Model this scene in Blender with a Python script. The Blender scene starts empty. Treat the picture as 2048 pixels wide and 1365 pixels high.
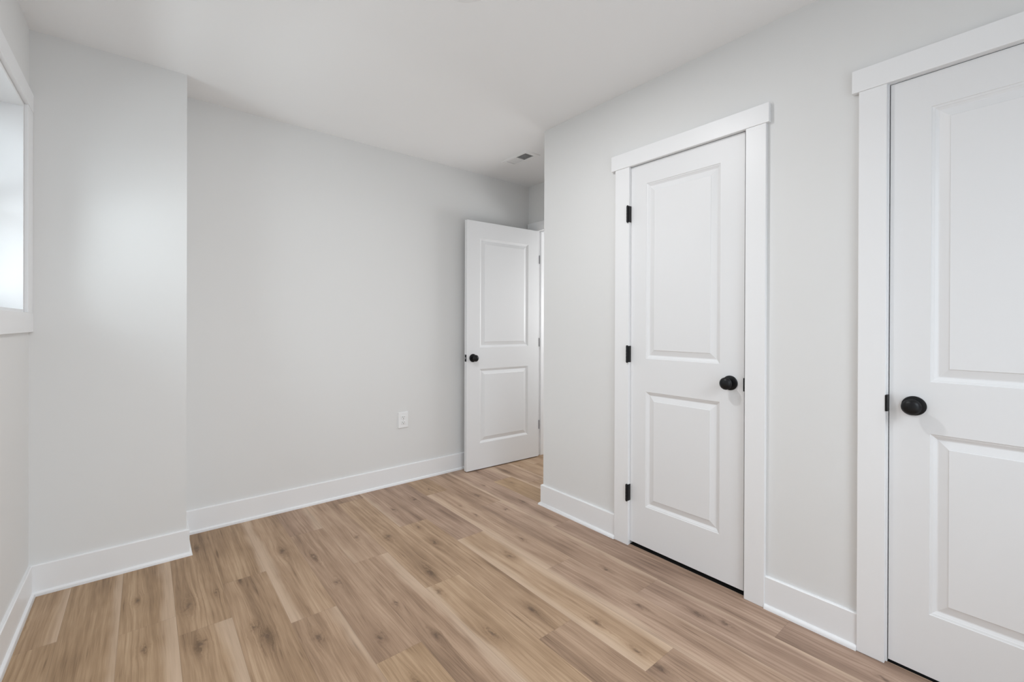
import bpy, bmesh, math, random
from mathutils import Matrix, Vector

# ------------------------------------------------------------------ camera, sky, lights, exposure
SC = bpy.context.scene
COL = SC.collection
RAD = math.radians
F_PX, W_PX, H_PX, CY_PX = 892.34, 2048.0, 1365.0, 650.85
cam_d = bpy.data.cameras.new('camera')
cam = bpy.data.objects.new('camera', cam_d)
COL.objects.link(cam)
cam_d.sensor_fit = 'HORIZONTAL'
cam_d.sensor_width = 36.0
cam_d.lens = 36.0 * F_PX / W_PX
cam_d.shift_y = -(H_PX / 2 - CY_PX) / W_PX
cam_d.clip_start = 0.02
yaw, pitch, roll = RAD(39.3813), RAD(-0.113), RAD(0.1925)
fw = Vector((math.sin(yaw) * math.cos(pitch), math.cos(yaw) * math.cos(pitch), math.sin(pitch)))
rt = Vector((math.cos(yaw), -math.sin(yaw), 0.0))
up = rt.cross(fw)
r2 = rt * math.cos(roll) + up * math.sin(roll)
u2 = -rt * math.sin(roll) + up * math.cos(roll)
cam.matrix_world = Matrix(((r2.x, u2.x, -fw.x, 0.0), (r2.y, u2.y, -fw.y, 0.0), (r2.z, u2.z, -fw.z, 1.1792), (0, 0, 0, 1)))
SC.camera = cam

world = bpy.data.worlds.new('sky')
SC.world = world
world.use_nodes = True
bg = world.node_tree.nodes['Background']
bg.inputs['Color'].default_value = (0.80, 0.90, 1.0, 1)
bg.inputs['Strength'].default_value = 0.4

SC.view_settings.view_transform = 'Standard'
SC.view_settings.look = 'None'
SC.view_settings.exposure = 0.0
SC.view_settings.gamma = 1.0
SC.view_settings.use_curve_mapping = False


def area_light(name, loc, direction, sx, sy, watts, color, shape='RECTANGLE', spread=180):
    d = bpy.data.lights.new(name, 'AREA')
    d.shape = shape
    d.size = sx
    d.size_y = sy
    d.energy = watts
    d.color = color
    d.spread = RAD(spread)
    o = bpy.data.objects.new(name, d)
    COL.objects.link(o)
    o.location = loc
    o.rotation_euler = Vector(direction).to_track_quat('-Z', 'Y').to_euler()
    return o


# room measures (metres)
H = 2.44
XL, XR = -0.389, 2.0108          # left wall, wall with the closets
YB, YU, XU = 3.0735, 2.8014, 0.161   # back wall, face and end of the boxed-out corner
YC, XE = 2.1219, 2.7176          # end of the closet wall, wall with the entry door
YR = -0.62                       # wall behind the camera
WY0, WY1, WZ0, WZ1 = 1.70, 2.693, 1.2215, 2.078   # window opening in the left wall
RX0, RX1, RZ0, RZ1 = -0.20, 1.60, 0.30, 2.10       # added window opening in the unseen wall behind
LAMP = (0.906, 1.389)

WATTS = dict(left=0.5, left_up_fill=17.5, left_high=84, behind=15.3, behind_high=80, lamp=12.6, hall=31)
wyc, wzc, rxc, rzc = (WY0 + WY1) / 2, (WZ0 + WZ1) / 2, (RX0 + RX1) / 2, (RZ0 + RZ1) / 2
# sky light through the left window, ceiling lamp, and added fill lights
area_light('daylight_left', (XL - 0.20, wyc, wzc), (1, 0, 0), WZ1 - WZ0, WY1 - WY0, WATTS['left'], (0.83, 0.92, 1.0))
area_light('ceiling_fill_left', (XL - 0.45, wyc, WZ0 - 0.1), (1, 0, 0.8), 0.7, WY1 - WY0, WATTS['left_up_fill'], (0.885, 0.95, 1.0))  # added upward fill to brighten the ceiling, aimed through the left window
area_light('fill_behind', (rxc, YR - 0.2, rzc), (0, 1, 0), RX1 - RX0, RZ1 - RZ0, WATTS['behind'], (0.87, 0.94, 1.0))  # added frontal fill, through the made-up window behind the camera
area_light('high_fill_behind', (rxc, YR - 1.35, rzc + 1.6), (0, 1.2, -1.4), RX1 - RX0, 1.6, WATTS['behind_high'], (0.84, 0.925, 1.0))  # added fill on the unseen floor, bouncing to ceiling and low walls
area_light('high_sky_left', (XL - 1.35, wyc - 0.15, wzc + 1.15), (1.3, 0.0, -1.15), 1.7, 2.6, WATTS['left_high'], (0.83, 0.92, 1.0))
area_light('ceiling_lamp_glow', (LAMP[0], LAMP[1], H - 0.012), (0, 0, -1), 0.14, 0.14, WATTS['lamp'], (0.975, 0.985, 1.0), 'DISK')
area_light('hall_fill', (3.93, 2.35, 1.45), (-1, 0.08, 0.22), 1.3, 0.9, WATTS['hall'], (0.97, 0.985, 1.0))  # added unseen panel for the alcove and open door; the hall has no window


# ------------------------------------------------------------------ helpers
def box(bm, x0, y0, z0, x1, y1, z1, bevel=0.0, seg=2):
    vs = [bm.verts.new((x, y, z)) for x in (x0, x1) for y in (y0, y1) for z in (z0, z1)]
    idx = ((0, 1, 3, 2), (4, 6, 7, 5), (0, 4, 5, 1), (2, 3, 7, 6), (0, 2, 6, 4), (1, 5, 7, 3))
    fs = [bm.faces.new([vs[i] for i in f]) for f in idx]
    if bevel:
        es = list({e for f in fs for e in f.edges})
        bmesh.ops.bevel(bm, geom=es, offset=bevel, segments=seg, affect='EDGES', profile=0.5)
    return fs


def prism(bm, profile, path, closed_caps=True):
    """sweep a 2-D profile (offset from wall, height) along a plan path of (x, y, normal_x, normal_y)
    where the normal scales the offset (mitres come from summed normals)"""
    rings = []
    for (x, y, nx, ny) in path:
        rings.append([bm.verts.new((x + nx * a, y + ny * a, z)) for a, z in profile])
    n = len(profile)
    for r, s in zip(rings, rings[1:]):
        for i in range(n):
            j = (i + 1) % n
            bm.faces.new((r[i], r[j], s[j], s[i]))
    if closed_caps:
        bm.faces.new(rings[0])
        bm.faces.new(list(reversed(rings[-1])))


def lathe(bm, profile, seg=40, axis='X', origin=(0, 0, 0), sign=1):
    """profile: (distance along axis, radius)"""
    rings = []
    for a, r in profile:
        ring = []
        for i in range(seg):
            t = 2 * math.pi * i / seg
            c, s = r * math.cos(t), r * math.sin(t)
            if axis == 'X':
                p = (origin[0] + sign * a, origin[1] + c, origin[2] + s)
            elif axis == 'Y':
                p = (origin[0] + c, origin[1] + sign * a, origin[2] + s)
            else:
                p = (origin[0] + c, origin[1] + s, origin[2] + sign * a)
            ring.append(bm.verts.new(p))
        rings.append(ring)
    for r, s in zip(rings, rings[1:]):
        for i in range(seg):
            j = (i + 1) % seg
            bm.faces.new((r[i], r[j], s[j], s[i]))
    bm.faces.new(rings[0])
    bm.faces.new(rings[-1])


def make(name, bm, mat, parent=None, smooth=None, **props):
    bmesh.ops.recalc_face_normals(bm, faces=bm.faces)
    me = bpy.data.meshes.new(name)
    bm.to_mesh(me)
    bm.free()
    me.materials.append(mat)
    if smooth is not None:
        for p in me.polygons:
            p.use_smooth = True
        me.set_sharp_from_angle(angle=RAD(smooth))
    o = bpy.data.objects.new(name, me)
    COL.objects.link(o)
    if parent:
        o.parent = parent
    for k, v in props.items():
        o[k] = v
    return o


def empty(name, loc=(0, 0, 0), **props):
    o = bpy.data.objects.new(name, None)
    o.empty_display_size = 0.05
    COL.objects.link(o)
    o.location = loc
    for k, v in props.items():
        o[k] = v
    return o


def struct(name, bm, mat, label, category, parent=None, smooth=None):
    return make(name, bm, mat, parent, smooth, kind='structure', label=label, category=category)


# ------------------------------------------------------------------ materials
def new_mat(name):
    m = bpy.data.materials.new(name)
    m.use_nodes = True
    nt = m.node_tree
    return m, nt, nt.nodes['Principled BSDF']


def paint(name, color, rough, bump=0.0, scale=260.0, spec=0.5):
    m, nt, b = new_mat(name)
    b.inputs['Base Color'].default_value = (*color, 1)
    b.inputs['Roughness'].default_value = rough
    b.inputs['Specular IOR Level'].default_value = spec
    if bump:
        tc = nt.nodes.new('ShaderNodeTexCoord')
        nz = nt.nodes.new('ShaderNodeTexNoise')
        nz.inputs['Scale'].default_value = scale
        nz.inputs['Detail'].default_value = 2
        bp = nt.nodes.new('ShaderNodeBump')
        bp.inputs['Strength'].default_value = bump
        bp.inputs['Distance'].default_value = 0.001
        nt.links.new(tc.outputs['Object'], nz.inputs['Vector'])
        nt.links.new(nz.outputs['Fac'], bp.inputs['Height'])
        nt.links.new(bp.outputs['Normal'], b.inputs['Normal'])
    return m


M_WALL = paint('light_grey_wall_paint', (0.790, 0.787, 0.778), 0.62, 0.05, spec=0.35)
M_CEIL = paint('white_ceiling_paint', (0.92, 0.92, 0.92), 0.85, 0.04, spec=0.2)
M_TRIM = paint('white_semigloss_trim', (0.885, 0.885, 0.89), 0.38, 0.03, 40)
M_DOOR = paint('white_door_paint', (0.83, 0.83, 0.835), 0.42, 0.03, 60)
M_BLACK = paint('matte_black_metal', (0.006, 0.006, 0.007), 0.40, 0.0, spec=0.30)
M_STEEL = paint('brushed_steel', (0.5, 0.5, 0.5), 0.35)
M_STEEL.node_tree.nodes['Principled BSDF'].inputs['Metallic'].default_value = 1.0
M_HINGE3 = paint('satin_grey_metal', (0.22, 0.22, 0.23), 0.4)
M_PLASTIC = paint('white_plastic', (0.90, 0.90, 0.90), 0.35)
M_SLOT = paint('dark_slot', (0.05, 0.05, 0.05), 0.6)
M_VENT = paint('white_enamel', (0.90, 0.90, 0.895), 0.5)
M_DUCT = paint('dark_duct', (0.07, 0.07, 0.07), 0.8)
M_CLOSET_FLOOR = paint('dark_closet_floor', (0.025, 0.023, 0.022), 0.9)  # near-black, for the closet floor under the doors

m, nt, b = new_mat('lamp_diffuser')
b.inputs['Base Color'].default_value = (0.9, 0.9, 0.88, 1)
b.inputs['Emission Color'].default_value = (1.0, 0.96, 0.9, 1)
b.inputs['Emission Strength'].default_value = 3.0
M_LENS = m

m, nt, b = new_mat('window_glass')
nt.nodes.remove(b)
tr = nt.nodes.new('ShaderNodeBsdfTransparent')
tr.inputs['Color'].default_value = (0.97, 0.985, 0.98, 1)
gl = nt.nodes.new('ShaderNodeBsdfGlossy')
gl.inputs['Roughness'].default_value = 0.02
fr_ = nt.nodes.new('ShaderNodeFresnel')
fr_.inputs['IOR'].default_value = 1.35
mx = nt.nodes.new('ShaderNodeMixShader')
nt.links.new(fr_.outputs[0], mx.inputs[0])
nt.links.new(tr.outputs[0], mx.inputs[1])
nt.links.new(gl.outputs[0], mx.inputs[2])
nt.links.new(mx.outputs[0], nt.nodes['Material Output'].inputs['Surface'])
M_GLASS = m


def wood_material():
    m, nt, b = new_mat('oak_vinyl_plank')
    N, L = nt.nodes, nt.links

    def nd(t, **kw):
        n = N.new(t)
        for k, v in kw.items():
            setattr(n, k, v)
        return n

    def plug(sock, v):
        if isinstance(v, (int, float)):
            sock.default_value = v
        elif isinstance(v, (tuple, list)):
            sock.default_value = v
        else:
            L.new(v, sock)

    def math_(op, a, bb=0.0, c=0.0, clamp=False):
        n = nd('ShaderNodeMath', operation=op, use_clamp=clamp)
        plug(n.inputs[0], a)
        plug(n.inputs[1], bb)
        plug(n.inputs[2], c)
        return n.outputs[0]

    def attr(name):
        n = nd('ShaderNodeAttribute', attribute_name=name)
        return n

    def smooth(v, lo, hi, t0=0.0, t1=1.0):
        n = nd('ShaderNodeMapRange', interpolation_type='SMOOTHSTEP')
        plug(n.inputs[0], v)
        for i, q in enumerate((lo, hi, t0, t1)):
            plug(n.inputs[1 + i], q)
        return n.outputs[0]

    def vec(x, y, z):
        n = nd('ShaderNodeCombineXYZ')
        plug(n.inputs[0], x)
        plug(n.inputs[1], y)
        plug(n.inputs[2], z)
        return n.outputs[0]

    def noise(v, detail=3.0, rough=0.55, dist=0.0):
        n = nd('ShaderNodeTexNoise')
        L.new(v, n.inputs['Vector'])
        n.inputs['Scale'].default_value = 1.0
        n.inputs['Detail'].default_value = detail
        n.inputs['Roughness'].default_value = rough
        n.inputs['Distortion'].default_value = dist
        return n.outputs['Fac']

    def mix(fac, a, bb):
        n = nd('ShaderNodeMix', data_type='RGBA')
        plug(n.inputs[0], fac)
        plug(n.inputs[6], a)
        plug(n.inputs[7], bb)
        return n.outputs[2]

    geo = nd('ShaderNodeTexCoord')
    sep = nd('ShaderNodeSeparateXYZ')
    L.new(geo.outputs['Object'], sep.inputs[0])
    x, y = sep.outputs[0], sep.outputs[1]
    seed = attr('seed').outputs['Fac']
    tone = attr('tone').outputs['Fac']
    red = attr('red').outputs['Fac']
    pl = attr('pale_low').outputs['Fac']
    ph = attr('pale_high').outputs['Fac']
    uv = nd('ShaderNodeUVMap', uv_map='plank')
    suv = nd('ShaderNodeSeparateXYZ')
    L.new(uv.outputs[0], suv.inputs[0])
    across, dist_end = suv.outputs[0], suv.outputs[1]     # 0..1 across, metres along

    # knots of this plank: they push the grain aside
    warp, dark, halo = None, None, None
    for k in ('knot_a', 'knot_b', 'knot_c'):
        a = attr(k)
        sv = nd('ShaderNodeSeparateXYZ')
        L.new(a.outputs['Vector'], sv.inputs[0])
        wob = noise(vec(math_('MULTIPLY', x, 45.0), math_('MULTIPLY', y, 32.0), seed), 2.0)
        wob = math_('MULTIPLY', math_('SUBTRACT', wob, 0.5), 0.036)
        size = sv.outputs[2]
        dx = math_('ADD', math_('SUBTRACT', x, sv.outputs[0]), wob)
        dy = math_('ADD', math_('SUBTRACT', y, sv.outputs[1]), wob)

        def bell(sx, sy):
            p = math_('POWER', math_('DIVIDE', dx, math_('MULTIPLY', size, sx)), 2.0)
            q = math_('POWER', math_('DIVIDE', dy, math_('MULTIPLY', size, sy)), 2.0)
            return math_('EXPONENT', math_('MULTIPLY', math_('ADD', p, q), -1.0))
        w = math_('MULTIPLY', dx, bell(0.030, 0.100))
        warp = w if warp is None else math_('ADD', warp, w)
        d_ = bell(0.0085, 0.0170)
        dark = d_ if dark is None else math_('MAXIMUM', dark, d_)
        h_ = bell(0.020, 0.060)
        halo = h_ if halo is None else math_('MAXIMUM', halo, h_)

    slow = noise(vec(math_('MULTIPLY', x, 5.0), math_('MULTIPLY', y, 1.3), seed), 1.5)
    xg = math_('SUBTRACT', x, math_('MULTIPLY', warp, 0.75))
    xg = math_('ADD', xg, math_('MULTIPLY', math_('SUBTRACT', slow, 0.5), 0.036))

    broad = noise(vec(math_('MULTIPLY', xg, 15.0), math_('MULTIPLY', y, 1.1), math_('ADD', seed, 3.1)), 2.0)
    medium = noise(vec(math_('MULTIPLY', xg, 75.0), math_('MULTIPLY', y, 2.6), math_('ADD', seed, 7.7)), 3.0, 0.6)
    fine = noise(vec(math_('MULTIPLY', xg, 380.0), math_('MULTIPLY', y, 7.0), math_('ADD', seed, 1.3)), 2.0, 0.6)
    cloud = noise(vec(math_('MULTIPLY', x, 9.0), math_('MULTIPLY', y, 4.0), math_('ADD', seed, 5.0)), 2.0)
    # growth rings
    ring = math_('SINE', math_('ADD', math_('MULTIPLY', xg, 330.0), math_('MULTIPLY', medium, 5.0)))
    ring = smooth(ring, 0.35, 1.0)
    ring = math_('MULTIPLY', ring, math_('MAXIMUM', smooth(broad, 0.46, 0.66), math_('MULTIPLY', halo, 1.3)))

    t = math_('MULTIPLY_ADD', math_('SUBTRACT', broad, 0.5), 1.00, tone)
    t = math_('MULTIPLY_ADD', math_('SUBTRACT', medium, 0.5), 0.80, t)
    t = math_('MULTIPLY_ADD', math_('SUBTRACT', fine, 0.5), 0.50, t)
    t = math_('MULTIPLY_ADD', math_('SUBTRACT', cloud, 0.5), 0.40, t)
    t = math_('MULTIPLY_ADD', ring, -0.16, t)
    t = math_('MULTIPLY_ADD', math_('MULTIPLY', halo, math_('MULTIPLY_ADD', fine, 0.8, 0.5)), -0.24, t)
    streak = noise(vec(math_('MULTIPLY', xg, 120.0), math_('MULTIPLY', y, 4.2), math_('ADD', seed, 11.0)), 2.0, 0.5)
    t = math_('MULTIPLY_ADD', math_('MULTIPLY', smooth(streak, 0.58, 0.78), smooth(cloud, 0.62, 0.40)), -0.30, t)

    cr = nd('ShaderNodeValToRGB')
    L.new(t, cr.inputs[0])
    e = cr.color_ramp.elements
    e[0].position, e[0].color = 0.0, (0.190, 0.115, 0.060, 1)
    e[1].position, e[1].color = 1.0, (0.600, 0.432, 0.280, 1)
    q = e.new(0.35)
    q.color = (0.360, 0.232, 0.131, 1)
    q = e.new(0.62)
    q.color = (0.475, 0.322, 0.195, 1)
    col = cr.outputs[0]
    # grey-pink cast of some planks
    hs = nd('ShaderNodeHueSaturation')
    L.new(col, hs.inputs['Color'])
    plug(hs.inputs['Hue'], math_('MULTIPLY_ADD', red, -0.012, 0.5))
    plug(hs.inputs['Saturation'], math_('MULTIPLY_ADD', red, -0.16, 1.0))
    col = hs.outputs[0]
    # pale sapwood along one edge
    wobble = noise(vec(math_('MULTIPLY', y, 2.2), seed, math_('MULTIPLY', x, 6.0)), 2.5)
    edge_w = math_('MULTIPLY', math_('SUBTRACT', wobble, 0.47), 0.55)
    al = math_('ADD', across, edge_w)
    low = math_('MULTIPLY', smooth(math_('SUBTRACT', al, pl), -0.12, 0.10, 1.0, 0.0), math_('GREATER_THAN', pl, 0.001))
    hi_ = math_('MULTIPLY', smooth(math_('SUBTRACT', math_('SUBTRACT', 1.0, al), ph), -0.12, 0.10, 1.0, 0.0), math_('GREATER_THAN', ph, 0.001))
    sap = math_('MAXIMUM', low, hi_)
    sap = math_('MULTIPLY', sap, math_('MULTIPLY_ADD', medium, 0.60, 0.30))
    col = mix(sap, col, (0.640, 0.480, 0.352, 1))
    # knots
    col = mix(math_('MULTIPLY', math_('MULTIPLY', dark, math_('MULTIPLY_ADD', medium, 1.1, 0.10)), 0.85), col, (0.085, 0.052, 0.038, 1))
    # joints between planks
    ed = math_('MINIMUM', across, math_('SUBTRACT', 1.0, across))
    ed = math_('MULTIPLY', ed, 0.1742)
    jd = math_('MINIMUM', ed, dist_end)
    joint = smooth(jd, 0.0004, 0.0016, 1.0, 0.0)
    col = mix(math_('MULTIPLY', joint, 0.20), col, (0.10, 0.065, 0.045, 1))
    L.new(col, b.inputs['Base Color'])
    b.inputs['Roughness'].default_value = 0.50
    b.inputs['Specular IOR Level'].default_value = 0.40
    hgt = math_('SUBTRACT', math_('MULTIPLY', fine, 0.25), joint)
    bp = nd('ShaderNodeBump')
    bp.inputs['Strength'].default_value = 0.25
    bp.inputs['Distance'].default_value = 0.0008
    L.new(hgt, bp.inputs['Height'])
    L.new(bp.outputs['Normal'], b.inputs['Normal'])
    return m


M_FLOOR = wood_material()

# ------------------------------------------------------------------ floor: plank rows along y
PW, PLEN, X0 = 0.1742, 1.187, -0.0790
# one known butt joint per row (row 0 starts at X0)
JOINT = {-2: 1.15, -1: 2.80, 0: 1.05, 1: 2.090, 2: 2.380, 3: 1.902, 4: 2.675, 5: 2.182, 6: 1.778, 7: 2.409, 8: 2.067,
         9: 1.548, 10: 1.163, 11: 1.855, 12: 2.665, 13: 1.30, 14: 2.1, 15: 1.6}
# (row, a y inside the plank): tone, red cast, pale width at low x, pale width at high x
SPEC = {(-2, 2.0): (.44, 0, 0, 0), (-1, 2.3): (.45, 0, 0, .10), (0, 2.0): (.47, 0, 0, .26), (0, 2.6): (.44, 0, 0, .22),
        (1, 2.6): (.38, .1, 0, 0), (1, 1.9): (.45, .1, 0, .28), (2, 2.7): (.38, .1, 0, .07), (2, 2.0): (.43, .2, 0, 0),
        (3, 2.5): (.52, .3, .24, 0), (3, 1.5): (.40, .4, 0, .10), (4, 2.8): (.34, .8, 0, .22), (4, 2.0): (.44, .6, 0, 0),
        (4, 1.2): (.42, .1, 0, 0), (5, 2.6): (.54, .6, .10, 0), (5, 1.6): (.40, .6, 0, .17), (6, 2.5): (.44, .3, 0, 0),
        (6, 1.3): (.58, .2, .10, 0), (7, 2.7): (.40, .9, .14, 0), (7, 1.9): (.45, .3, 0, 0), (7, 0.9): (.40, .6, 0, 0),
        (8, 2.6): (.36, 1, 0, 0), (8, 1.5): (.56, .3, .22, .12), (8, 0.6): (.40, .8, 0, 0), (9, 2.6): (.50, .7, 0, 0),
        (9, 2.1): (.54, .7, .22, 0), (9, 1.1): (.50, .9, .12, .05), (10, 1.9): (.42, .9, 0, .10), (10, 0.7): (.40, 1.1, 0, .08),
        (11, 2.4): (.46, 1.0, .12, 0), (11, 1.4): (.42, 1.1, 0, 0), (11, 0.3): (.38, 1.2, 0, 0), (12, 2.8): (.42, 1, 0, .1)}
KNOTS = [(-.025, 2.467, .9), (-.003, 2.08, .8), (-.03, 1.75, .8), (.140, 2.292, 1.2), (.158, 1.987, 1.1), (.336, 2.369, .8), (.355, 1.882, 1.2),
         (.326, 1.974, .9), (.547, 2.53, 1.3), (.504, 1.753, 1.2), (.664, 2.375, 1.3), (.671, 2.073, 1.0), (.208, 2.851, .8),
         (.239, 2.326, .6), (.904, 2.447, .9), (.818, 1.762, .8), (1.043, 1.877, 1.5), (1.208, 2.123, 1.2), (.998, 1.722, 1.1),
         (1.022, 1.357, 1.2), (1.253, 1.80, .9), (.683, 1.702, .8), (.849, 1.481, 1.0), (.685, 1.606, .9), (1.04, 2.345, 1.4),
         (1.431, 1.755, 1.1), (1.601, 1.891, .7), (1.235, 1.371, 1.3), (1.189, 1.245, 1.0), (1.38, 1.15, 1.0), (1.376, .957, 1.0),
         (1.369, .857, 1.2), (1.598, 1.106, 1.3), (1.738, .923, 1.2), (1.77, .824, 1.1), (1.716, 1.367, .8), (1.599, 1.853, .8),
         (1.566, 2.836, .9), (1.769, 2.523, .9), (1.579, 2.446, .8), (1.778, 2.223, .9), (1.577, 2.266, .8), (1.395, 2.728, .9),
         (1.225, 2.345, 1.1), (1.219, 2.659, .8), (1.937, 2.24, .8), (1.469, 2.048, .8), (2.407, 2.825, .8), (1.911, 2.647, .7)]


def build_floor():
    rnd = random.Random(11)
    x_lo, x_hi, y_lo, y_hi = XL - 0.16, 4.05, YR - 0.16, YB + 0.10
    verts, faces, uvs, props = [], [], [], []
    for row in range(-3, 24):
        xa, xb = X0 + row * PW, X0 + (row + 1) * PW
        ca, cb = max(xa, x_lo), min(xb, x_hi)
        if cb - ca < 1e-4:
            continue
        j = JOINT.get(row, rnd.uniform(0.5, 2.5))
        ys = []
        k = -6
        while k < 6:
            ys.append(j + k * PLEN)
            k += 1
        for ya, yb in zip(ys, ys[1:]):
            da, db = max(ya, y_lo), min(yb, y_hi)
            if db - da < 1e-4:
                continue
            sp = None
            for (r_, yy), s_ in SPEC.items():
                if r_ == row and ya < yy < yb:
                    sp = s_
            if sp is None:
                sp = (rnd.uniform(.38, .54), rnd.uniform(0, .8), rnd.choice((0, 0, .15)), rnd.choice((0, 0, .12)))
            kn = [q for q in KNOTS if xa < q[0] < xb and ya < q[1] < yb]
            if not kn and not (-.2 < xa < 2 and 0.6 < ya):
                kn = [(rnd.uniform(xa + .03, xb - .03), rnd.uniform(ya + .1, yb - .1), rnd.uniform(.8, 1.2)) for _ in range(2)]
            kn.sort(key=lambda q: -q[2])
            kn = ([(q[0], q[1], q[2] * 0.84) for q in kn] + [(99, 99, 1)] * 3)[:3]
            # split in two halves along y so that the distance to the nearer end interpolates
            ym = (ya + yb) / 2
            parts = []
            for (p, q) in ((da, min(db, ym)), (max(da, ym), db)):
                if cb > XR + 0.004:          # the planks stop under the closet doors
                    if p < YC - 0.05 < q:
                        parts += [(ca, XR + 0.004, p, YC - 0.05), (ca, cb, YC - 0.05, q)]
                    elif q <= YC - 0.05:
                        parts.append((ca, XR + 0.004, p, q))
                    else:
                        parts.append((ca, cb, p, q))
                else:
                    parts.append((ca, cb, p, q))
            for (ca_, cb_, p, q) in parts:
                if q - p < 1e-4 or cb_ - ca_ < 1e-4:
                    continue
                i = len(verts)
                verts += [(ca_, p, 0), (cb_, p, 0), (cb_, q, 0), (ca_, q, 0)]
                faces.append((i, i + 1, i + 2, i + 3))
                for (vx, vy) in ((ca_, p), (cb_, p), (cb_, q), (ca_, q)):
                    uvs.append(((vx - xa) / PW, min(vy - ya, yb - vy)))
                props.append((sp, kn, (row * 7.31 + ya * 3.7) % 40.0))
    me = bpy.data.meshes.new('floor')
    me.from_pydata(verts, [], faces)
    lay = me.uv_layers.new(name='plank')
    for i, uv in enumerate(uvs):
        lay.data[i].uv = uv
    for ai, nm in enumerate(('tone', 'red', 'pale_low', 'pale_high')):
        a = me.attributes.new(nm, 'FLOAT', 'FACE')
        for i, p in enumerate(props):
            a.data[i].value = p[0][ai]
    a = me.attributes.new('seed', 'FLOAT', 'FACE')
    for i, p in enumerate(props):
        a.data[i].value = p[2]
    for ki, nm in enumerate(('knot_a', 'knot_b', 'knot_c')):
        a = me.attributes.new(nm, 'FLOAT_VECTOR', 'FACE')
        for i, p in enumerate(props):
            a.data[i].vector = p[1][ki]
    me.materials.append(M_FLOOR)
    o = bpy.data.objects.new('floor', me)
    COL.objects.link(o)
    o['kind'] = 'structure'
    o['label'] = 'tan oak plank floor with knots and pale streaks'
    o['category'] = 'floor'


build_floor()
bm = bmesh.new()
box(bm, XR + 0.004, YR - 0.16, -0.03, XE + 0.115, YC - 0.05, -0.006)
struct('floor_closet', bm, M_CLOSET_FLOOR, 'dark floor showing under the closed doors', 'floor')

# ------------------------------------------------------------------ ceiling (open where the vent and lamp sit)
VX0, VX1, VY0, VY1 = 2.125, 2.268, 2.432, 2.738
GX0, GX1, GY0, GY1 = 2.150, 2.232, 2.472, 2.692
bm = bmesh.new()
cx0, cx1, cy0, cy1 = XL - 0.16, 4.05, YR - 0.16, YB + 0.10
for a in ((cx0, cy0, GX0, cy1), (GX1, cy0, cx1, cy1), (GX0, cy0, GX1, GY0), (GX0, GY1, GX1, cy1)):
    box(bm, a[0], a[1], H, a[2], a[3], H + 0.12)
struct('ceiling', bm, M_CEIL, 'plain white painted ceiling', 'ceiling')

# ------------------------------------------------------------------ walls
T = 0.10
bm = bmesh.new()
WT = 0.19
for (ya, yb, za, zb) in ((YR - T, WY0, 0, H), (WY1, YB + T, 0, H), (WY0, WY1, 0, WZ0), (WY0, WY1, WZ1, H)):
    box(bm, XL - WT, ya, za, XL, yb, zb)
struct('wall_left', bm, M_WALL, 'light grey wall with the window, at the left edge', 'wall')

bm = bmesh.new()
box(bm, XL, YU, 0, XU, YB, H)
struct('wall_corner', bm, M_WALL, 'boxed-out light grey corner beside the window', 'wall')

bm = bmesh.new()
box(bm, XU, YB, 0, 4.05, YB + T, H)
struct('wall_back', bm, M_WALL, 'long light grey wall with the white outlet', 'wall')

D1 = dict(y0=0.8585, y1=1.4485, z0=0.021, z1=2.0205)
D2 = dict(y0=-0.2225, y1=0.3680, z0=0.012, z1=2.0185)
JW = 0.016      # jamb thickness


def opening(d):
    return d['y0'] - 0.003 - JW, d['y1'] + 0.003 + JW, d['z1'] + 0.003 + JW


bm = bmesh.new()
a0, a1, az = opening(D1)
b0, b1, bz = opening(D2)
for (ya, yb, za, zb) in ((YR - T, b0, 0, H), (b1, a0, 0, H), (a1, YC, 0, H), (b0, b1, bz, H), (a0, a1, az, H)):
    box(bm, XR, ya, za, XR + 0.11, yb, zb)
struct('wall_right', bm, M_WALL, 'light grey wall holding the two closed white doors', 'wall')

bm = bmesh.new()
box(bm, XR + 0.11, YC - 0.11, 0, XE, YC, H)
struct('wall_alcove', bm, M_WALL, 'short grey wall turning back behind the closet corner', 'wall')

EY0, EY1, EZ = 2.165, 2.955, 2.020      # clear doorway in the entry wall
bm = bmesh.new()
for (ya, yb, za, zb) in ((YR - T, EY0 - JW, 0, H), (EY1 + JW, YB, 0, H), (EY0 - JW, EY1 + JW, EZ + JW, H)):
    box(bm, XE, ya, za, XE + 0.115, yb, zb)
struct('wall_entry', bm, M_WALL, 'grey wall around the entry doorway past the closet corner', 'wall')

bm = bmesh.new()
for (xa, xb, za, zb) in ((XL, RX0, 0, H), (RX1, XR, 0, H), (RX0, RX1, 0, RZ0), (RX0, RX1, RZ1, H)):
    box(bm, xa, YR - T, za, xb, YR, zb)
struct('wall_rear', bm, M_WALL, 'light grey wall behind the viewpoint', 'wall')

bm = bmesh.new()
box(bm, 3.95, 1.2, 0, 4.05, YB, H)
struct('wall_hall', bm, M_WALL, 'hallway wall seen through the entry doorway', 'wall')
bm = bmesh.new()
box(bm, XE + 0.115, 1.2, 0, 3.95, 1.3, H)
struct('wall_hall_end', bm, M_WALL, 'end wall of the hallway', 'wall')

# ------------------------------------------------------------------ baseboards with quarter round
BH, BT, QR, QH = 0.1309, 0.0125, 0.0125, 0.017
PROF_B = [(0, 0), (BT, 0), (BT, BH - 0.003), (BT - 0.003, BH), (0, BH)]
PROF_Q = [(BT, 0)] + [(BT + QR * math.cos(RAD(t)), QH * math.sin(RAD(t))) for t in (0, 18, 36, 54, 72, 90)]


def baseboard(name, path, label, qpath=None):
    bm = bmesh.new()
    prism(bm, PROF_B, path)
    o = struct(name, bm, M_TRIM, label, 'baseboard')
    bm = bmesh.new()
    prism(bm, PROF_Q, qpath or path)
    make('quarter_round', bm, M_TRIM, o, 50)
    return o


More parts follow.
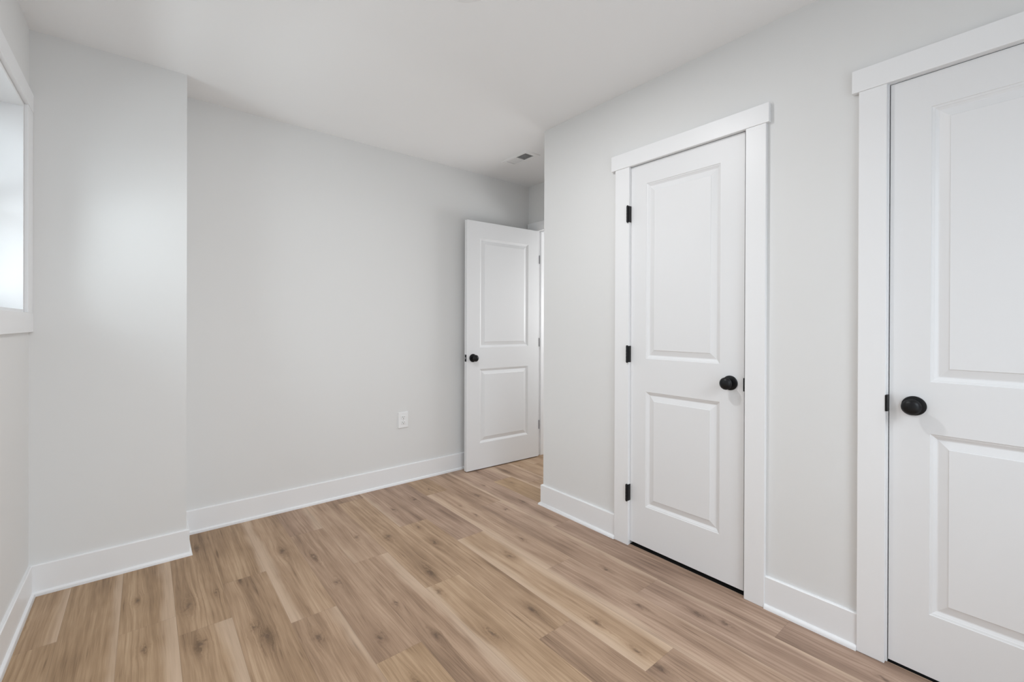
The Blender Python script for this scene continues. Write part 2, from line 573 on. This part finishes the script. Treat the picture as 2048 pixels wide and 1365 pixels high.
baseboard('baseboard_left', [(XL, YR, 1, 1), (XL, YU, 1, -1)], 'white baseboard under the window wall')
baseboard('baseboard_corner', [(XL, YU, 1, -1), (XU, YU, 1, -1), (XU, YB, 1, -1)], 'white baseboard wrapping the boxed-out corner')
baseboard('baseboard_back', [(XU, YB, 1, -1), (XE, YB, -1, -1)], 'long white baseboard under the outlet wall')
baseboard('baseboard_right', [(XR, 1.5366, -1, 0), (XR, YC, -1, 1), (XE, YC, -1, 1)],
          'white baseboard from the narrow closet door to the wall end')
baseboard('baseboard_between', [(XR, 0.4542, -1, 0), (XR, 0.7666, -1, 0)], 'short white baseboard between the two closed doors')
baseboard('baseboard_rear', [(XL, YR, 1, 1), (XR, YR, -1, 1)], 'white baseboard behind the viewpoint')


# ------------------------------------------------------------------ doors
PANEL_PROFILE = [(0.0, 0.0), (0.0015, 0.0022), (0.0075, 0.0042), (0.0090, 0.0058), (0.0165, 0.0098), (0.0195, 0.0100),
                 (0.0440, 0.0032), (0.0458, 0.0012)]


def leaf_mesh(w, h, t, panels, two_sided=False):
    """door leaf in local space: x along width 0..w, y = depth (0 front .. t back), z up 0..h"""
    bm = bmesh.new()

    def face(front):
        sy = 0.0 if front else t
        sg = 1 if front else -1
        xs = sorted({0.0, w} | {p[0] for p in panels} | {p[1] for p in panels})
        zs = sorted({0.0, h} | {p[2] for p in panels} | {p[3] for p in panels})
        cache = {}

        def v(x, d, z):
            k = (round(x, 5), round(d, 5), round(z, 5))
            if k not in cache:
                cache[k] = bm.verts.new((x, sy + sg * d, z))
            return cache[k]
        for xa, xb in zip(xs, xs[1:]):
            for za, zb in zip(zs, zs[1:]):
                pan = any(p[0] <= xa and xb <= p[1] and p[2] <= za and zb <= p[3] for p in panels)
                if not pan:
                    bm.faces.new((v(xa, 0, za), v(xb, 0, za), v(xb, 0, zb), v(xa, 0, zb)))
        for (xa, xb, za, zb) in panels:
            for (o0, d0), (o1, d1) in zip(PANEL_PROFILE, PANEL_PROFILE[1:]):
                c0 = [(xa + o0, za + o0), (xb - o0, za + o0), (xb - o0, zb - o0), (xa + o0, zb - o0)]
                c1 = [(xa + o1, za + o1), (xb - o1, za + o1), (xb - o1, zb - o1), (xa + o1, zb - o1)]
                for i in range(4):
                    j = (i + 1) % 4
                    bm.faces.new((v(c0[i][0], d0, c0[i][1]), v(c0[j][0], d0, c0[j][1]),
                                  v(c1[j][0], d1, c1[j][1]), v(c1[i][0], d1, c1[i][1])))
            o1, d1 = PANEL_PROFILE[-1]
            bm.faces.new((v(xa + o1, d1, za + o1), v(xb - o1, d1, za + o1), v(xb - o1, d1, zb - o1), v(xa + o1, d1, zb - o1)))
    face(True)
    face(False)
    # edges
    xs = sorted({0.0, w} | {p[0] for p in panels} | {p[1] for p in panels})
    zs = sorted({0.0, h} | {p[2] for p in panels} | {p[3] for p in panels})
    for xa, xb in zip(xs, xs[1:]):
        for z in (0.0, h):
            bm.faces.new([bm.verts.new(c) for c in ((xa, 0, z), (xb, 0, z), (xb, t, z), (xa, t, z))])
    for za, zb in zip(zs, zs[1:]):
        for x in (0.0, w):
            bm.faces.new([bm.verts.new(c) for c in ((x, 0, za), (x, 0, zb), (x, t, zb), (x, t, za))])
    bmesh.ops.remove_doubles(bm, verts=bm.verts, dist=1e-5)
    return bm


ROSE_P = [(0.0, 0.0325), (0.0045, 0.0325), (0.0075, 0.0300), (0.0090, 0.0240), (0.0095, 0.0130)]
KNOB_P = [(0.0090, 0.0130), (0.0200, 0.0115), (0.0260, 0.0125), (0.0310, 0.0185), (0.0370, 0.0240), (0.0440, 0.0266), (0.0465, 0.0268),
          (0.0472, 0.0258), (0.0500, 0.0246), (0.0545, 0.0208), (0.0580, 0.0140), (0.0595, 0.0060), (0.0597, 0.0008)]


def knob(parent, loc, axis, sign):
    """rose + knob; loc is on the door face, in the parent's space"""
    bm = bmesh.new()
    lathe(bm, KNOB_P, 48, axis, loc, sign)
    k = make('door_knob', bm, M_BLACK, parent, 35, label='round black door knob')
    bm = bmesh.new()
    lathe(bm, ROSE_P, 48, axis, loc, sign)
    make('rose', bm, M_BLACK, k, 35, label='round black rose plate behind the knob')
    return k


def hinge(parent, x, y, z0, z1, r=0.006, mat=None, leaf=None):
    bm = bmesh.new()
    n = 5
    hgt = (z1 - z0) / n
    for i in range(n):
        a, b_ = z0 + i * hgt, z0 + (i + 1) * hgt
        lathe(bm, [(a + 0.0004, r * 0.9), (a + 0.001, r), (b_ - 0.001, r), (b_ - 0.0004, r * 0.9)], 14, 'Z', (x, y, 0))
    lathe(bm, [(z0 - 0.003, r * 0.6), (z0, r * 0.85), (z1, r * 0.85), (z1 + 0.003, r * 0.6)], 12, 'Z', (x, y, 0))
    if leaf:
        box(bm, leaf[0], leaf[1], z0, leaf[2], leaf[3], z1)
    return make('hinge', bm, mat or M_BLACK, parent, 40, label='dark metal hinge')


def panels_for(w, sl, sr, zs):
    return [(sl, w - sr, zs[0], zs[1]), (sl, w - sr, zs[2], zs[3])]


# closet door between the two grey wall stretches.  local x runs toward -y of the room
def closet_door(name, d, label, zrel, sl, sr, knob_y, knob_z, face_x):
    w, h = d['y1'] - d['y0'], d['z1'] - d['z0']
    bm = leaf_mesh(w, h, 0.035, panels_for(w, sl, sr, zrel))
    bmesh.ops.transform(bm, matrix=Matrix(((0, 1, 0, face_x), (-1, 0, 0, d['y1']), (0, 0, 1, d['z0']), (0, 0, 0, 1))), verts=bm.verts)
    o = struct(name, bm, M_DOOR, label, 'door')
    knob(o, (face_x, knob_y, knob_z), 'X', -1)
    return o


FX = XR + 0.001
z0 = D1['z0']
door1 = closet_door('door_1', D1, 'narrow closed white two-panel door with three black hinges', (0.2085, 0.8090, 0.9820, 1.8935), 0.0965, 0.1065,
                    0.918, 0.9216, FX)
for za, zb in ((1.727, 1.813), (0.979, 1.066), (0.239, 0.325)):
    hinge(door1, 1.9860, 1.4510, za, zb, 0.0060, leaf=(1.9895, 1.4440, XR - 0.0005, 1.4484))
door2 = closet_door('door_2', D2, 'closed white two-panel door cut off by the right edge', (0.2070, 0.8080, 0.9800, 1.8945), 0.1050, 0.1000,
                    0.3031, 0.9080, FX)


def casing(name, d, yo0, yi0, yi1, yo1, hy0, hy1, label, strike=None):
    """legs yo0..yi0 and yi1..yo1 (near, far), head board hy0..hy1"""
    root = empty(name, (XR, (yi0 + yi1) / 2, 0), kind='structure', label=label, category='door frame')
    px, py = XR, (yi0 + yi1) / 2

    def loc(bm):
        bmesh.ops.translate(bm, vec=(-px, -py, 0), verts=bm.verts)
        return bm
    for ya, yb in ((yo0, yi0), (yi1, yo1)):
        bm = bmesh.new()
        box(bm, XR - 0.0189, ya, 0.0, XR, yb, 2.0225, 0.0015)
        make('casing_leg', loc(bm), M_TRIM, root)
    bm = bmesh.new()
    box(bm, XR - 0.0220, hy0, 2.0225, XR, hy1, 2.1034, 0.0012)
    make('head_casing', loc(bm), M_TRIM, root)
    o0, o1, oz = opening(d)
    bm = bmesh.new()
    for a in ((o0, 0, o0 + JW, oz), (o1 - JW, 0, o1, oz), (o0 + JW, oz - JW, o1 - JW, oz)):
        box(bm, XR + 0.0002, a[0], a[1], XR + 0.1098, a[2], a[3])
    # stops behind the leaf
    sx = XR + 0.040
    for a in ((o0 + JW, 0, o0 + JW + 0.012, oz - JW), (o1 - JW - 0.012, 0, o1 - JW, oz - JW), (o0 + JW + .012, oz - JW - 0.012, o1 - JW - .012, oz - JW)):
        box(bm, sx, a[0], a[1], sx + 0.03, a[2], a[3])
    make('door_jamb', loc(bm), M_TRIM, root)
    if strike:
        bm = bmesh.new()
        box(bm, *strike, 0.0015)
        make('strike_plate', loc(bm), M_BLACK, root, label='black strike plate on the frame')
    return root


casing('trim_1', D1, 0.7666, 0.8480, 1.4460, 1.5366, 0.7547, 1.5624, 'white frame boards around the narrow closed door',
       strike=(1.9975, 0.8484, 0.892, 2.0125, 0.8570, 0.950))
casing('trim_2', D2, -0.3135, -0.2315, 0.3752, 0.4542, -0.3253, 0.4744, 'white frame boards around the door at the right edge',
       strike=(1.9895, 0.3690, 0.8809, 2.0180, 0.3762, 0.9376))

# closets behind the doors: divider and shared back
bm = bmesh.new()
box(bm, XR + 0.11, 0.55, 0, XE, 0.65, H)
struct('wall_closet_divider', bm, M_WALL, 'partition hidden between the closets', 'wall')

# entry door, swung open along the back wall
HX, HY, FXX, FYY = 2.7060, 2.9200, 1.9640, 2.9550
w3 = math.hypot(FXX - HX, FYY - HY)
ang = math.atan2(FYY - HY, FXX - HX)
pan3 = [(0.122, w3 - 0.122, 0.2085, 0.8085), (0.122, w3 - 0.122, 0.982, 1.868)]
bm = leaf_mesh(w3, 2.000, 0.035, [(p[0], p[1], p[2], p[3]) for p in pan3])
# local x from free edge to hinge
ux, uy = (HX - FXX) / w3, (HY - FYY) / w3
bmesh.ops.transform(bm, matrix=Matrix(((ux, -uy, 0, 0), (uy, ux, 0, 0), (0, 0, 1, 0), (0, 0, 0, 1))), verts=bm.verts)
door3 = struct('door_3', bm, M_DOOR, 'white two-panel entry door standing open against the back wall', 'door')
door3.location = (FXX, FYY, 0.008)
rot3 = Matrix(((ux, -uy, 0), (uy, ux, 0), (0, 0, 1)))


def in_door3(o):
    o.matrix_local = rot3.to_4x4()
    return o


kk = in_door3(knob(door3, (0.056, 0.0, 0.901), 'Y', -1))
kk2 = in_door3(knob(door3, (0.056, 0.035, 0.901), 'Y', 1))
bm = bmesh.new()
box(bm, -0.0012, 0.005, 0.873, 0.0008, 0.030, 0.929, 0.0006)
lp = in_door3(make('latch_plate', bm, M_BLACK, door3, label='dark latch plate on the door edge'))
bm = bmesh.new()
box(bm, -0.010, 0.011, 0.893, 0.0005, 0.024, 0.909, 0.002)
make('latch_bolt', bm, M_STEEL, lp, label='shiny steel latch bolt')
for za, zb in ((1.713, 1.783), (0.976, 1.048), (0.242, 0.316)):
    in_door3(hinge(door3, w3 + 0.0045, -0.001, za, zb, 0.0045, M_HINGE3))

# entry door frame
root = empty('trim_3', (XE, (EY0 + EY1) / 2, 0), kind='structure', label='white frame around the entry doorway past the closet corner', category='door frame')
ox, oy = XE, (EY0 + EY1) / 2


def loc3(bm):
    bmesh.ops.translate(bm, vec=(-ox, -oy, 0), verts=bm.verts)
    return bm


bm = bmesh.new()
box(bm, XE - 0.0189, EY1 + 0.006, 0, XE, EY1 + 0.092, 2.012, 0.0015)
make('casing_leg', loc3(bm), M_TRIM, root)
bm = bmesh.new()
box(bm, XE - 0.0220, YC + 0.001, 2.012, XE, YB - 0.006, 2.0925, 0.0012)
make('head_casing', loc3(bm), M_TRIM, root)
bm = bmesh.new()
for a in ((EY0 - JW, 0, EY0, EZ + JW), (EY1, 0, EY1 + JW, EZ + JW), (EY0, EZ, EY1, EZ + JW)):
    box(bm, XE + 0.0002, a[0], a[1], XE + 0.1148, a[2], a[3])
for a in ((EY0, 0, EY0 + 0.012, EZ), (EY1 - 0.012, 0, EY1, EZ), (EY0 + 0.012, EZ - 0.012, EY1 - 0.012, EZ)):
    box(bm, XE + 0.038, a[0], a[1], XE + 0.075, a[2], a[3])
make('door_jamb', loc3(bm), M_TRIM, root)

# ------------------------------------------------------------------ window in the left wall
CT = 0.0125
root = empty('window_1', (XL, (WY0 + WY1) / 2, WZ0), kind='structure', label='white-trimmed window at the left edge of the room', category='window')
wx, wy, wz = XL, (WY0 + WY1) / 2, WZ0


def wpart(name, bm, mat, parent=None):
    bmesh.ops.translate(bm, vec=(-wx, -wy, -wz), verts=bm.verts)
    return make(name, bm, mat, parent or root)


cy1 = 2.700
cy0 = WY0 - 0.005
for ya, yb in ((cy1, YU - 0.0005), (cy0 - 0.10, cy0)):
    bm = bmesh.new()
    box(bm, XL, ya, 1.2215, XL + CT, yb, 2.083, 0.0012)
    wpart('casing_leg', bm, M_TRIM)
bm = bmesh.new()
box(bm, XL, cy0 - 0.112, 2.083, XL + CT + 0.002, YU - 0.0005, 2.160, 0.0012)
wpart('head_casing', bm, M_TRIM)
bm = bmesh.new()
box(bm, XL, cy0 - 0.112, 1.139, XL + CT + 0.0015, YU - 0.0005, 1.2215, 0.0015)
wpart('apron', bm, M_TRIM)
# deep jamb lining
bm = bmesh.new()
JX = XL - 0.145
LN = 0.012
box(bm, JX, WY1 - LN, WZ0, XL + 0.001, WY1, WZ1)
box(bm, JX, WY0, WZ0, XL + 0.001, WY0 + LN, WZ1)
box(bm, JX, WY0 + LN, WZ1 - LN, XL + 0.001, WY1 - LN, WZ1)
box(bm, JX, WY0 + LN, WZ0, XL + 0.001, WY1 - LN, WZ0 + LN)
wpart('window_jamb', bm, M_TRIM)
# double-hung sashes
for (za, zb, xo) in ((WZ0, (WZ0 + WZ1) / 2 + 0.02, -0.018), ((WZ0 + WZ1) / 2 - 0.02, WZ1, 0.0)):
    bm = bmesh.new()
    xa, xb = JX - 0.028 - xo * 0, JX
    xa, xb = (JX - 0.018, JX) if xo else (JX - 0.037, JX - 0.019)
    fr = 0.045
    for a in ((WY0, za, WY0 + fr, zb), (WY1 - fr, za, WY1, zb), (WY0 + fr, za, WY1 - fr, za + fr), (WY0 + fr, zb - fr, WY1 - fr, zb)):
        box(bm, xa, a[0], a[1], xb, a[2], a[3])
    s = wpart('sash', bm, M_PLASTIC)
    bm = bmesh.new()
    box(bm, xa + 0.007, WY0 + fr, za + fr, xa + 0.011, WY1 - fr, zb - fr)
    wpart('pane', bm, M_GLASS, s)

# added, unseen window behind the viewpoint, opened for the fill lights
root = empty('fill_window', ((RX0 + RX1) / 2, YR, RZ0), kind='structure', label='added unseen window behind the viewpoint, for fill light', category='window')
wx, wy, wz = (RX0 + RX1) / 2, YR, RZ0
bm = bmesh.new()
for a in ((RX0 - 0.09, RZ0 - 0.08, RX0, RZ1 + 0.08), (RX1, RZ0 - 0.08, RX1 + 0.09, RZ1 + 0.08), (RX0, RZ1, RX1, RZ1 + 0.08), (RX0, RZ0 - 0.08, RX1, RZ0)):
    box(bm, a[0], YR, a[1], a[2], YR + 0.019, a[3])
wpart('casing', bm, M_TRIM)
bm = bmesh.new()
for a in ((RX0, RZ0, RX0 + .04, RZ1), (RX1 - .04, RZ0, RX1, RZ1), (RX0 + .04, RZ0, RX1 - .04, RZ0 + .04), (RX0 + .04, RZ1 - .04, RX1 - .04, RZ1),
          (RX0 + .04, (RZ0 + RZ1) / 2 - .02, RX1 - .04, (RZ0 + RZ1) / 2 + .02)):
    box(bm, a[0], YR - 0.08, a[1], a[2], YR - 0.04, a[3])
wpart('sash', bm, M_PLASTIC)

# ------------------------------------------------------------------ wall outlet
ocx, ocz = 1.478, 0.4665
outlet = empty('wall_outlet', (ocx, YB, ocz), label='small white duplex power outlet low on the long grey wall', category='outlet')
bm = bmesh.new()
box(bm, -0.0387, -0.0062, -0.0580, 0.0387, 0.0, 0.0580, 0.0022, 3)
plate = make('cover_plate', bm, M_PLASTIC, outlet)
bm = bmesh.new()
lathe(bm, [(0.0, 0.0028), (0.0012, 0.0026)], 16, 'Y', (0, -0.0060, 0), -1)
make('screw', bm, M_STEEL, plate)
for sz in (0.0195, -0.0195):
    bm = bmesh.new()
    box(bm, -0.0170, -0.0084, sz - 0.0140, 0.0170, -0.0050, sz + 0.0140, 0.0025, 3)
    rc = make('receptacle', bm, M_PLASTIC, outlet)
    bm = bmesh.new()
    box(bm, -0.0075, -0.0087, sz - 0.0010, -0.0053, -0.0080, sz + 0.0080)
    box(bm, 0.0053, -0.0087, sz + 0.0005, 0.0073, -0.0080, sz + 0.0075)
    lathe(bm, [(0, 0.0026), (0.0007, 0.0026)], 14, 'Y', (0, -0.0080, sz - 0.0070), -1)
    make('slots', bm, M_SLOT, rc, label='dark plug slots')

# ------------------------------------------------------------------ ceiling vent
vent = empty('ceiling_vent', ((VX0 + VX1) / 2, (VY0 + VY1) / 2, H), label='white rectangular air vent in the ceiling near the entry door', category='vent')
vx, vy = (VX0 + VX1) / 2, (VY0 + VY1) / 2


def vpart(name, bm, mat, parent=None, **kw):
    bmesh.ops.translate(bm, vec=(-vx, -vy, -H), verts=bm.verts)
    return make(name, bm, mat, parent or vent, **kw)


bm = bmesh.new()
o_ = [(VX0, VY0), (VX1, VY0), (VX1, VY1), (VX0, VY1)]
i_ = [(VX0 + .008, VY0 + .008), (VX1 - .008, VY0 + .008), (VX1 - .008, VY1 - .008), (VX0 + .008, VY1 - .008)]
g_ = [(GX0, GY0), (GX1, GY0), (GX1, GY1), (GX0, GY1)]
rings = [[bm.verts.new((p[0], p[1], H - 0.0002)) for p in o_], [bm.verts.new((p[0], p[1], H - 0.006)) for p in i_],
         [bm.verts.new((p[0], p[1], H - 0.006)) for p in g_], [bm.verts.new((p[0], p[1], H + 0.02)) for p in g_]]
for r_, s_ in zip(rings, rings[1:]):
    for i in range(4):
        j = (i + 1) % 4
        bm.faces.new((r_[i], r_[j], s_[j], s_[i]))
vpart('frame', bm, M_VENT)
gm = 2.580
bm = bmesh.new()
box(bm, GX0, gm - 0.001, H - 0.006, GX1, gm + 0.001, H + 0.012)
y = GY0 + 0.004
while y < GY1 - 0.004:
    sgn = 1 if y < gm else -1
    if abs(y - gm) > 0.004:
        dy, dz = sgn * 0.0085, 0.0085
        y0_ = y if sgn > 0 else y + 0.0085
        v4 = [bm.verts.new(c) for c in ((GX0, y0_, H - 0.0055), (GX1, y0_, H - 0.0055), (GX1, y0_ + dy, H - 0.0055 + dz), (GX0, y0_ + dy, H - 0.0055 + dz))]
        w4 = [bm.verts.new((q.co.x, q.co.y + 0.0007, q.co.z)) for q in v4]
        bm.faces.new(v4)
        bm.faces.new(list(reversed(w4)))
        for i in range(4):
            j = (i + 1) % 4
            bm.faces.new((v4[i], v4[j], w4[j], w4[i]))
    y += 0.0088
vpart('louvres', bm, M_VENT)
bm = bmesh.new()
for a in ((GX0 - .002, GY0 - .002, GX0, GY1 + .002), (GX1, GY0 - .002, GX1 + .002, GY1 + .002), (GX0, GY0 - .002, GX1, GY0), (GX0, GY1, GX1, GY1 + .002)):
    box(bm, a[0], a[1], H + 0.02, a[2], a[3], H + 0.16)
box(bm, GX0, GY0, H + 0.158, GX1, GY1, H + 0.162)
vpart('duct', bm, M_DUCT, label='dark duct above the louvres')

# ------------------------------------------------------------------ recessed ceiling lamp just above the frame
lamp = empty('ceiling_light', (LAMP[0], LAMP[1], H), label='round flat white ceiling light at the top edge', category='ceiling light')
bm = bmesh.new()
lathe(bm, [(0.0, 0.100), (0.004, 0.098), (0.008, 0.088), (0.008, 0.074), (0.003, 0.072)], 64, 'Z', (0, 0, 0), -1)
make('trim_ring', bm, M_PLASTIC, lamp, 40)
bm = bmesh.new()
lathe(bm, [(0.003, 0.0718), (0.0055, 0.070), (0.0060, 0.03)], 64, 'Z', (0, 0, 0), -1)
make('diffuser', bm, M_LENS, lamp, 40, label='glowing diffuser disc')
